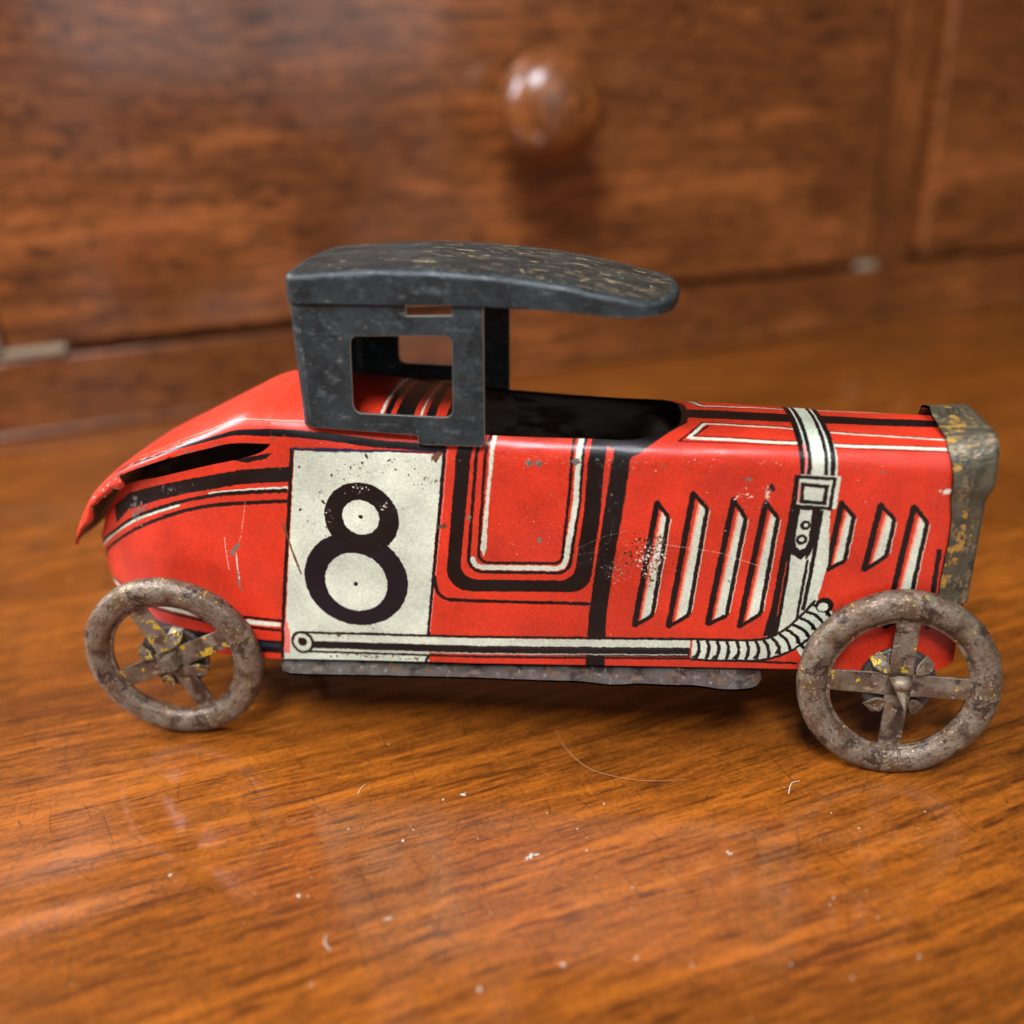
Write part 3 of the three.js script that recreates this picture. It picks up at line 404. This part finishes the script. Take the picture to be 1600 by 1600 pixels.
// radiator shell: a bent strip round the nose, its top lip sprung a little off the bonnet
{
  const r = group('radiator_shell', car), n = 16, m = 120, t0 = 26.8;
  const fn = (i, j) => {
    const q = j / m * 2 - 1, far = q > 0, T = sideTop(63) + G, t = lerp(T, t0, Math.abs(q)), X0 = 61 + (t < 50 ? 1.2 * clamp((50 - t) / 10) : -clamp((t - 50) / 9) * 0.6) + (N1(t * 0.3 + (far ? 40 : 0), 2) - 0.5) * 0.35, X = lerp(X0, 66.5 + clamp((t - 43) / 2) * 0.7, i / n);
    const Xb = Math.min(X, 66), p = bodyPoint(Xb, t), s = sideTop(Xb); if (t > s) { const f = clamp((t - s) / G) * Math.PI / 2, e = lerp(2 / 3, 0.4, i / n), H = crown(Xb) - s; p[1] = s + H * Math.pow(Math.sin(f), e) + 0.7 * clamp((t - s) / 3) * i / n; p[2] = midZ(Xb) + halfW(Xb) * Math.pow(Math.cos(f), e); } const up = clamp((t - s) / 6), lift = 0.45 + (far ? 1.3 : 0.5) * clamp((t - 55) / 9) * (1 - i / n) + 0.15 * dent(X * 3, t * 2 + (far ? 60 : 0)) + (i === n ? -0.45 : 0) + clamp((t - 43) / 2) * 0.45;
    const z = p[2] + lift * (1 - up), y = p[1] + lift * up; return [X, y, far ? 2 * midZ(Math.min(X, 66.4)) - z : z];
  };
  mesh('shell', joinSheets([sheet(n, m, fn, (i, j) => [i / n * 0.25, j / m * 3], { thick: 0.4 })]), [shellMetal, insideTin, shellMetal], r);
  const w = 8.6, s = new THREE.Shape(); s.moveTo(-w, t0); s.lineTo(-w, 46); s.quadraticCurveTo(-w, 50.2, -w + 4, 50.4); s.quadraticCurveTo(0, 51.6, w - 4, 50.4); s.quadraticCurveTo(w, 50.2, w, 46); s.lineTo(w, t0); s.closePath();
  const hole = new THREE.Path(); hole.moveTo(-w + 1.6, t0 + 1.5); hole.lineTo(-w + 1.6, 46); hole.lineTo(w - 1.6, 46); hole.lineTo(w - 1.6, t0 + 1.5); hole.closePath(); s.holes.push(hole);
  const g = new THREE.ExtrudeGeometry(s, { depth: 0.5, bevelEnabled: true, bevelSize: 0.25, bevelThickness: 0.25, bevelSegments: 2 }); g.rotateY(Math.PI / 2); mesh('front_frame', g.translate(65.9, 0, -14.5), shellMetal, r);
  mesh('core', new THREE.BoxGeometry(0.5, 18, 14).translate(65, 37, -14.5), insideTin, r);
  for (let k = 0; k < 6; k++) mesh('bar', new THREE.CylinderGeometry(0.35, 0.35, 18, 8).translate(65.4, 37, -14.5 + (k - 2.5) * 2.2), shellMetal, r);
}
// canopy: two side panels with a window, a rear panel and a domed roof with a turned-down rim
{
  const c = group('canopy', car), zn = -2.55, zf = -31.45;
  const rr = (x0, x1, y0, y1, r) => { const h = new THREE.Path(); h.moveTo(x0 + r, y0); h.lineTo(x1 - r, y0); h.quadraticCurveTo(x1, y0, x1, y0 + r); h.lineTo(x1, y1 - r); h.quadraticCurveTo(x1, y1, x1 - r, y1); h.lineTo(x0 + r, y1); h.quadraticCurveTo(x0, y1, x0, y1 - r); h.lineTo(x0, y0 + r); h.quadraticCurveTo(x0, y0, x0 + r, y0); return h; };
  const side = (z) => {
    const s = new THREE.Shape(); s.moveTo(-29.2, 54.1); s.lineTo(-13.6, 53); s.lineTo(-13.6, 51.9); s.lineTo(-13, 51.6); s.lineTo(-4.6, 51.4); s.quadraticCurveTo(-4, 51.4, -4, 52.1); s.lineTo(-3.3, 73.5); s.lineTo(-29.2, 74.5); s.closePath();
    const win = new THREE.Path([[-22.9, 57.6], [-22.4, 66.3]].map((p) => new THREE.Vector2(...p))); win.quadraticCurveTo(-22.3, 67.5, -21.2, 67.5); win.lineTo(-9.1, 67.5); win.quadraticCurveTo(-7.8, 67.4, -7.8, 66); win.lineTo(-8.2, 57); win.quadraticCurveTo(-8.3, 55.6, -9.8, 55.6); win.lineTo(-21.4, 56.1); win.quadraticCurveTo(-22.9, 56.2, -22.9, 57.6);
    s.holes.push(win); s.holes.push(rr(-14.1, -7.6, 70.1, 71.6, 0.15));
    const g = new THREE.ExtrudeGeometry(s, { depth: 0.3, bevelEnabled: true, bevelSize: 0.1, bevelThickness: 0.1, bevelSegments: 2, curveSegments: 8 }); const uv = g.attributes.uv; for (let i = 0; i < uv.count; i++) uv.setXY(i, uv.getX(i) / 40, uv.getY(i) / 40);
    return mesh('side_panel', g.translate(0, 0, z), [canopyPaint, wornEdge], c);
  };
  side(zn - 0.4); side(zf);
  const R = 1.7, len = Math.abs(zf - zn) - 2 * R, arc = R * Math.PI / 2;
  const plan = (s) => { const total = len + 2 * arc, d = s * total; if (d < arc) { const a = d / R; return [-29.2 - R * Math.sin(a), zn - R + R * Math.cos(a)]; } if (d > arc + len) { const a = (d - arc - len) / R; return [-29.2 - R * Math.cos(a), zf + R - R * Math.sin(a)]; } return [-29.2 - R, zn - R - (d - arc)]; };
  mesh('rear_panel', joinSheets([sheet(48, 6, (i, j) => { const [x, z] = plan(i / 48), y = lerp(54.2 + 0.5 * clamp(Math.min(i, 48 - i) / 10), 74.5, j / 6); return [x, y, z]; }, (i, j) => [i / 48, j / 10], { flip: true, thick: 0.4 })]), [canopyPaint, canopyInside, wornEdge], c);
  // the roof: nearly flat, drooping to a rounded peak in front, its rim folded down all round
  const rimY = curve([[-31, 72.2], [-20, 71.9], [-3, 71.4], [7, 70.7], [15, 69.8], [20, 69.8], [23, 70]]), topY = curve([[-31, 76], [-14, 76.4], [-3, 75.6], [7, 74.2], [14, 72.7], [19, 71.4], [23, 70.7]]);
  const outline = new THREE.Shape(), zc = -17, hw = 14.8, xr = -31, xf = 22.6;   // plan, seen from above
  outline.moveTo(0, -hw); outline.lineTo(15.5, -hw); outline.quadraticCurveTo(xf - 0.8, -hw, xf, -hw + 6.5); outline.quadraticCurveTo(xf + 1.6, 0, xf, hw - 6.5); outline.quadraticCurveTo(xf - 0.8, hw, 15.5, hw); outline.lineTo(xr + 2, hw); outline.quadraticCurveTo(xr, hw, xr, hw - 2); outline.lineTo(xr, -hw + 2); outline.quadraticCurveTo(xr, -hw, xr + 2, -hw); outline.lineTo(0, -hw);
  const ring = outline.getSpacedPoints(240), N = 240, R0 = 1.05;
  const across = (q, d) => { const a = ring[(q + N - 1) % N], b = ring[(q + 1) % N], t = b.clone().sub(a).normalize(), p = ring[q % N]; return [p.x - t.y * d, p.y + t.x * d]; };   // d inward
  const lid = (x, z) => topY(x) + 0.8 * (1 - (z / hw) ** 2) + dent(x * 0.9 + 10, z * 0.9 + 50) * 0.45;
  const roofUV = (x, z) => [(x + 31) / 60, (z + 16) / 60];
  // crown: from the middle line out to where the fold begins
  const crownAt = (i, j) => { const q = (N - i) % N, [ex, ez] = across(q, R0), k = j / 16, sx = clamp(ex, xr + 12, xf - 12), x = lerp(sx, ex, k), z = lerp(0, ez, k); return [x, lid(x, z), zc + z]; };
  mesh('roof_panel', joinSheets([sheet(N, 16, crownAt, (i, j) => { const p = crownAt(i, j); return roofUV(p[0], p[2] - zc); }, { thick: 0.4, edges: [0, 0, 0, 0], flip: true, normal: (i, j) => { const p = crownAt(i, j), e = 0.4, dx = (lid(p[0] + e, p[2] - zc) - lid(p[0] - e, p[2] - zc)) / (2 * e), dz = (lid(p[0], p[2] - zc + e) - lid(p[0], p[2] - zc - e)) / (2 * e), l = Math.hypot(dx, 1, dz); return [-dx / l, 1 / l, -dz / l]; } })]), [canopyTop, canopyInside, wornEdge], c);
  const rimAt = (i, j) => {
    const q = (N - i) % N, w = j <= 8 ? j / 8 * Math.PI / 2 : Math.PI / 2, [x, z] = across(q, R0 * (1 - Math.sin(w))), top = lid(...across(q, R0)), drop = R0 * (1 - Math.cos(w)) * clamp((top - rimY(x)) / 3), y0 = top - drop, y = j <= 8 ? y0 : lerp(y0, rimY(x) + dent(i * 0.5, 33) * 0.3, (j - 8) / 8), o = j > 8 ? dent(i * 0.4, 70) * 0.25 * (j - 8) / 8 : 0;
    const [a, b] = across(q, R0 * (1 - Math.sin(w)) - o); return [a, y, zc + b];
  };
  mesh('roof_rim', joinSheets([sheet(N, 16, rimAt, (i, j) => [i / N * 4, j / 16 * 0.16 + 0.3], { thick: 0.4, edges: [0, 0, 0, 1], flip: true })]), [canopyPaint, canopyInside, wornEdge], c);
}
// running board: the flange of the base plate, buckled towards the front
{
  const n = 80, m = 14, x0 = -39.6, x1 = 37.6;
  const fn = (i, j) => {
    const s = i / n, X = lerp(x0, x1, s), q = j / m * 2 - 1, e = Math.min(X - x0, x1 - X), W = 16.8 - 2.6 * (1 - Math.sqrt(clamp(1 - (1 - clamp(e / 3)) ** 2))) - lerp(0, 2.4, clamp(s)), out = clamp((Math.abs(q) - 0.72) / 0.28);
    const buckle = clamp((X + 2) / 20) * (Math.sin(X * 0.33) * 0.25 + Math.sin(X * 0.71 + 1) * 0.15) + 0.25 * dent(X * 3, 7);
    return [X, 13.9 + lerp(0, 0.3, s) - out * (0.95 - buckle * 0.8) , midZ(X) + q * W];
  };
  mesh('running_board', joinSheets([sheet(n, m, fn, (i, j) => [i / n * 3, j / m], { thick: 0.4, flip: true })]), [plateMetal, insideTin, plateMetal], car);
}
// wheels
const lathe = (pts) => new THREE.LatheGeometry(pts.map((p) => new THREE.Vector2(...p)), 72).rotateX(Math.PI / 2);
const rimShape = () => { const q = [[10.1, 0], [10.5, 0.02]]; for (let t = 0.12; t < 3.3; t += 0.16) q.push([12.75 - 2.08 * Math.cos(t), t < 1.57 ? 1.3 * Math.sin(t) : 1.8 * Math.sin(t) - 0.5]); q.push([14.8, -1.2], [14.4, -1.2], [14.3, -0.3], [13.6, 0.6], [12.6, 0.8], [11.4, 0.3], [10.8, -0.35], [10.1, -0.4], [10.1, 0]); const g = lathe(q.slice().reverse()); const p = g.attributes.position, uv = g.attributes.uv; for (let i = 0; i < p.count; i++) { const X = p.getX(i), Y = p.getY(i), k = 1 + (N1(Math.atan2(Y, X) * 5 + 20, p.getZ(i)) - 0.5) * 0.012; p.setXYZ(i, X * k, Y * k, p.getZ(i) + (N2(X * 0.3 + 9, Y * 0.3 + 9) - 0.5) * 0.3); uv.setXY(i, uv.getX(i) * 4, uv.getY(i) * 0.5); } g.computeVertexNormals(); return g; };
const spokeShape = (a) => { const s = new THREE.Shape(); s.moveTo(0, -1.9); s.lineTo(4, -1.65); s.lineTo(10, -1.6); s.lineTo(11, -1.9); s.lineTo(11, 1.9); s.lineTo(10, 1.6); s.lineTo(4, 1.65); s.lineTo(0, 1.9); s.closePath(); const g = new THREE.ExtrudeGeometry(s, { depth: 0.3, bevelEnabled: true, bevelSize: 0.08, bevelThickness: 0.06, bevelSegments: 1 }); const uv = g.attributes.uv; for (let i = 0; i < uv.count; i++) uv.setXY(i, uv.getX(i) / 40 + a, uv.getY(i) / 40 + a * 0.7); return g.translate(0, 0, -0.33).rotateZ(a); };
const tabShape = (a, k) => {                                 // a tin tab pushed through from the hub plate and folded over the spokes
  const s = new THREE.Shape(), w = 1.15 + 0.3 * k; s.moveTo(1.5, -w * 0.8); s.lineTo(0.4, -w); s.quadraticCurveTo(-1.5, -w * 0.9, -1.9 - 0.4 * k, 0.1); s.quadraticCurveTo(-1.3, w * 0.95, 0.3, w); s.lineTo(1.5, w * 0.75); s.closePath();
  const g = new THREE.ExtrudeGeometry(s, { depth: 0.22, curveSegments: 8, bevelEnabled: true, bevelSize: 0.12, bevelThickness: 0.1, bevelSegments: 2 }), p = g.attributes.position, uv = g.attributes.uv;
  for (let i = 0; i < p.count; i++) { const x = p.getX(i), y = p.getY(i); uv.setXY(i, uv.getX(i) / 30 + a * 0.4 + k, uv.getY(i) / 20 + a * 0.3); p.setZ(i, p.getZ(i) - (x > 0.2 ? 0.75 * (x - 0.2) ** 1.4 : 0) + (x < -0.6 ? 0.12 * k * (x + 0.6) ** 2 : 0) - 0.12 * y * y + 0.15 * y * (k - 0.5)); }
  g.computeVertexNormals(); return g.scale(0.78, 0.8, 0.9).translate(4.5 + 0.3 * k, 0, 0.3 + 0.1 * k).rotateZ(a);
};
const spikeMetal = new THREE.MeshStandardMaterial({ map: wornTexture(128, 128, 77, [150, 136, 112], [[[104, 86, 66], 1, 0.5, 0.2]]), roughness: 0.55, metalness: 0.5 });
function wheel(at, turn, camber, spin, end, bits, paint) {
  const w = group('wheel', car); w.position.set(...at); w.rotation.set(-camber, turn, 0, 'YXZ');
  const inner = (o) => { o.rotation.z = spin; return o; };
  inner(mesh('rim', rimShape(), rustyMetal, w));
  for (let k = 0; k < 4; k++) inner(mesh('spoke', spokeShape(k * Math.PI / 2), k < 2 && paint ? paint : rustyMetal, w));
  inner(mesh('hub_plate', lathe([[0, -0.55], [5, -0.55], [5.6, -0.8], [5.7, -1.1], [5.2, -1.3], [0, -1.3]].reverse()), plateMetal, w));
  for (let k = 0; k < 4; k++) inner(mesh('hub_tab', tabShape(k * Math.PI / 2 + Math.PI / 4 + (bits[k] - 0.5) * 0.3, bits[k]), k === bits[4] ? flecked : paint ?? rustyMetal, w));
  if (end === 'point') { const g = mergeGeometries([new THREE.CylinderGeometry(0.95, 1.1, 1.6, 16).rotateX(Math.PI / 2).translate(0, 0.4, 0.7), new THREE.ConeGeometry(1.5, 5, 14).scale(1, 1, 0.75).rotateX(Math.PI - 0.55).rotateZ(0.1).translate(0.1, -0.8, 1.5), new THREE.SphereGeometry(1.4, 14, 10).scale(1, 0.8, 0.8).translate(0, 0.75, 1.35)]); mesh('axle_end', g, spikeMetal, w); }
  else { const g = mergeGeometries([new RoundedBoxGeometry(2.2, 2.6, 1.9, 2, 0.3).rotateZ(0.4).translate(0, 0, 0.9), new RoundedBoxGeometry(1.8, 2.2, 0.9, 2, 0.3).rotateZ(0.4).rotateX(0.5).translate(-0.2, -1.3, 1.1)]); mesh('axle_end', g, rustyMetal, w); }
  return w;
}
const DEG = Math.PI / 180;
wheel([57.4, 14.65, -1.5], 1.1 * DEG, 6.9 * DEG, -3 * DEG, 'point', [0.5, 0.4, 0.7, 0.2, 1]).userData.label = 'front wheel with a pointed axle end';
wheel([-56.8, 14.8, -0.2], 2.3 * DEG, -3.4 * DEG, 24 * DEG, 'square', [0.8, 0.9, 0.6, 0.3, 1], flecked).userData.label = 'rear wheel flecked with yellow paint';
wheel([-56.8, 14.8, -33.6], Math.PI, 0, 10 * DEG, 'square', [0.8, 0.9, 0.6, 0.3, 7]);
mesh('axle', new THREE.CylinderGeometry(0.9, 0.9, 33, 12).rotateX(Math.PI / 2).translate(-56.8, 14.8, -17), rustyMetal, car);
mesh('axle', new THREE.CylinderGeometry(0.9, 0.9, 28, 12).rotateX(Math.PI / 2).translate(57.4, 14.9, -15.5), rustyMetal, car);
mesh('axle_bracket', new RoundedBoxGeometry(7, 5, 16, 3, 0.8).translate(55, 14.6, -14.5), plateMetal, car);

// ---------- dust, crumbs and fibres on the desk top
{
  const r = rand(91), g = new THREE.IcosahedronGeometry(1, 0), p = g.attributes.position; for (let i = 0; i < p.count; i++) p.setY(i, p.getY(i) * 0.55);
  const m = new THREE.MeshStandardMaterial({ color: 0xb8aa98, roughness: 0.9 }), n = 120, dust = new THREE.InstancedMesh(g, m, n), o = new THREE.Object3D();
  for (let i = 0; i < n; i++) { const s = (0.05 + 0.16 * r() ** 4) / 1000; o.position.set((r() - 0.5) * 0.2, s * 0.4, 0.075 - 0.1 * r()); if (i < 90) o.position.x = (r() - 0.35) * 0.11, o.position.z = 0.01 + 0.035 * r(); o.rotation.set(r(), r() * 6, r()); o.scale.set(s * (0.7 + r() * 1.2), s, s * (0.7 + r())); o.updateMatrix(); dust.setMatrixAt(i, o.matrix); }
  dust.name = 'dust_specks'; dust.castShadow = dust.receiveShadow = true; dust.userData = { kind: 'stuff', label: 'fine pale dust specks scattered over the desk top', category: 'dust' }; scene.add(dust);
}
const fibre = (pts, radius, color, label) => { const q = new THREE.CatmullRomCurve3(pts.map(([x, z, y = 0]) => new THREE.Vector3(x / 1000, (y + 0.08) / 1000, z / 1000))), f = mesh('fibre', new THREE.TubeGeometry(q, 60, radius / 1000, 6), new THREE.MeshStandardMaterial({ color, roughness: 0.6 }), scene); f.userData = { label, category: 'fibre' }; return f; };
fibre([[6, -5.3], [7.5, -0.1], [10.7, 4.9], [14.4, 7.4, 0.3], [19.2, 8.7, 0.3], [25.4, 8.4]], 0.032, 0xa97c58, 'long thin curved hair lying in front of the toy car');
fibre([[40, 12.4], [40.9, 10.7, 0.5], [42.5, 9.6]], 0.06, 0xd8cdbd, 'short curled pale fibre left of the front wheel');
fibre([[-25.5, 35.8], [-25.4, 37.3, 0.3], [-24.6, 38.2]], 0.07, 0xcbbfae, 'short bent pale fibre on the desk top near the bottom edge of the photo');
fibre([[-25.1, 9], [-24.7, 7.9, 0.3], [-24.2, 6.9]], 0.05, 0xc9bda9, 'tiny straight fibre on the desk top in front of the rear wheel');
const crumb = (x, z, s, k, label) => {
  const q = rand(Math.round(k * 1000)), parts = [];
  for (let j = 0; j < 6; j++) { const e = s * (j ? 0.25 + 0.4 * q() : 0.8), g = new THREE.IcosahedronGeometry(e, 1), p = g.attributes.position; for (let i = 0; i < p.count; i++) { const d = 0.55 + 0.9 * N1(p.getX(i) / e * 2 + k * 9 + j * 5 + 20, p.getZ(i) / e * 2 + p.getY(i) / e + 30); p.setXYZ(i, p.getX(i) * d * 1.5, p.getY(i) * d * 0.35, p.getZ(i) * d * 0.6); } parts.push(g.rotateY(q() * 3).translate((q() - 0.5) * s * (j ? 3.4 : 0), 0, (q() - 0.5) * s * (j ? 1.6 : 0))); }
  const g = mergeGeometries(parts); g.computeVertexNormals(); const m = mesh('crumb', g.rotateY(k), new THREE.MeshStandardMaterial({ color: 0xb5a998, roughness: 0.9 }), scene); m.scale.setScalar(0.001); m.position.set(x / 1000, s * 0.0002, z / 1000); m.userData = { label, category: 'crumb' };
};
crumb(1, 23.4, 0.55, 0.6, 'largest white crumb on the desk top, below the middle of the toy car');
crumb(-9, 10, 0.36, 2.9, 'pale flaky crumb in front of the number panel, just past the car shadow');
crumb(28.6, 24.2, 0.3, 2.2, 'small white crumb between the middle of the picture and the front wheel');
crumb(-18, 33.5, 0.28, 0.3, 'small white crumb in the foreground below the number panel');
crumb(-49, 24.5, 0.28, 1, 'small white crumb in the foreground below the rear wheel');

// ---------- the windows that light the scene, outside the picture
WINDOWS.forEach(({ at, aim, w: W, h: H, strength, color }, k) => {
  const w = group('window', scene); w.position.set(...at); w.lookAt(new THREE.Vector3(...aim));
  w.userData = { label: ['bright white framed window on the left of the toy car', 'bright white framed window high behind the camera', 'dim white framed window low behind the camera to the right'][k], category: 'window' };
  const white = new THREE.MeshStandardMaterial({ color: 0xd8d6d0, roughness: 0.6 }), glow = new THREE.MeshStandardMaterial({ color: 0x222222, emissive: color, emissiveIntensity: strength * 0.5 });
  for (const s of [-1, 1]) { mesh('frame_post', new THREE.BoxGeometry(0.05, H + 0.1, 0.06).translate(s * (W / 2 + 0.025), 0, 0), white, w); mesh('frame_rail', new THREE.BoxGeometry(W, 0.05, 0.06).translate(0, s * (H / 2 + 0.025), 0), white, w); }
  mesh('glazing_bar', new THREE.BoxGeometry(0.03, H, 0.03).translate(0, 0, 0.012), white, w);
  mesh('pane', new THREE.PlaneGeometry(W, H).translate(0, 0, -0.012), glow, w);
  const light = new THREE.RectAreaLight(color, strength, W, H); light.position.set(0, 0, -0.008); light.rotation.y = Math.PI; w.add(light);
});
renderer.render(scene, camera);
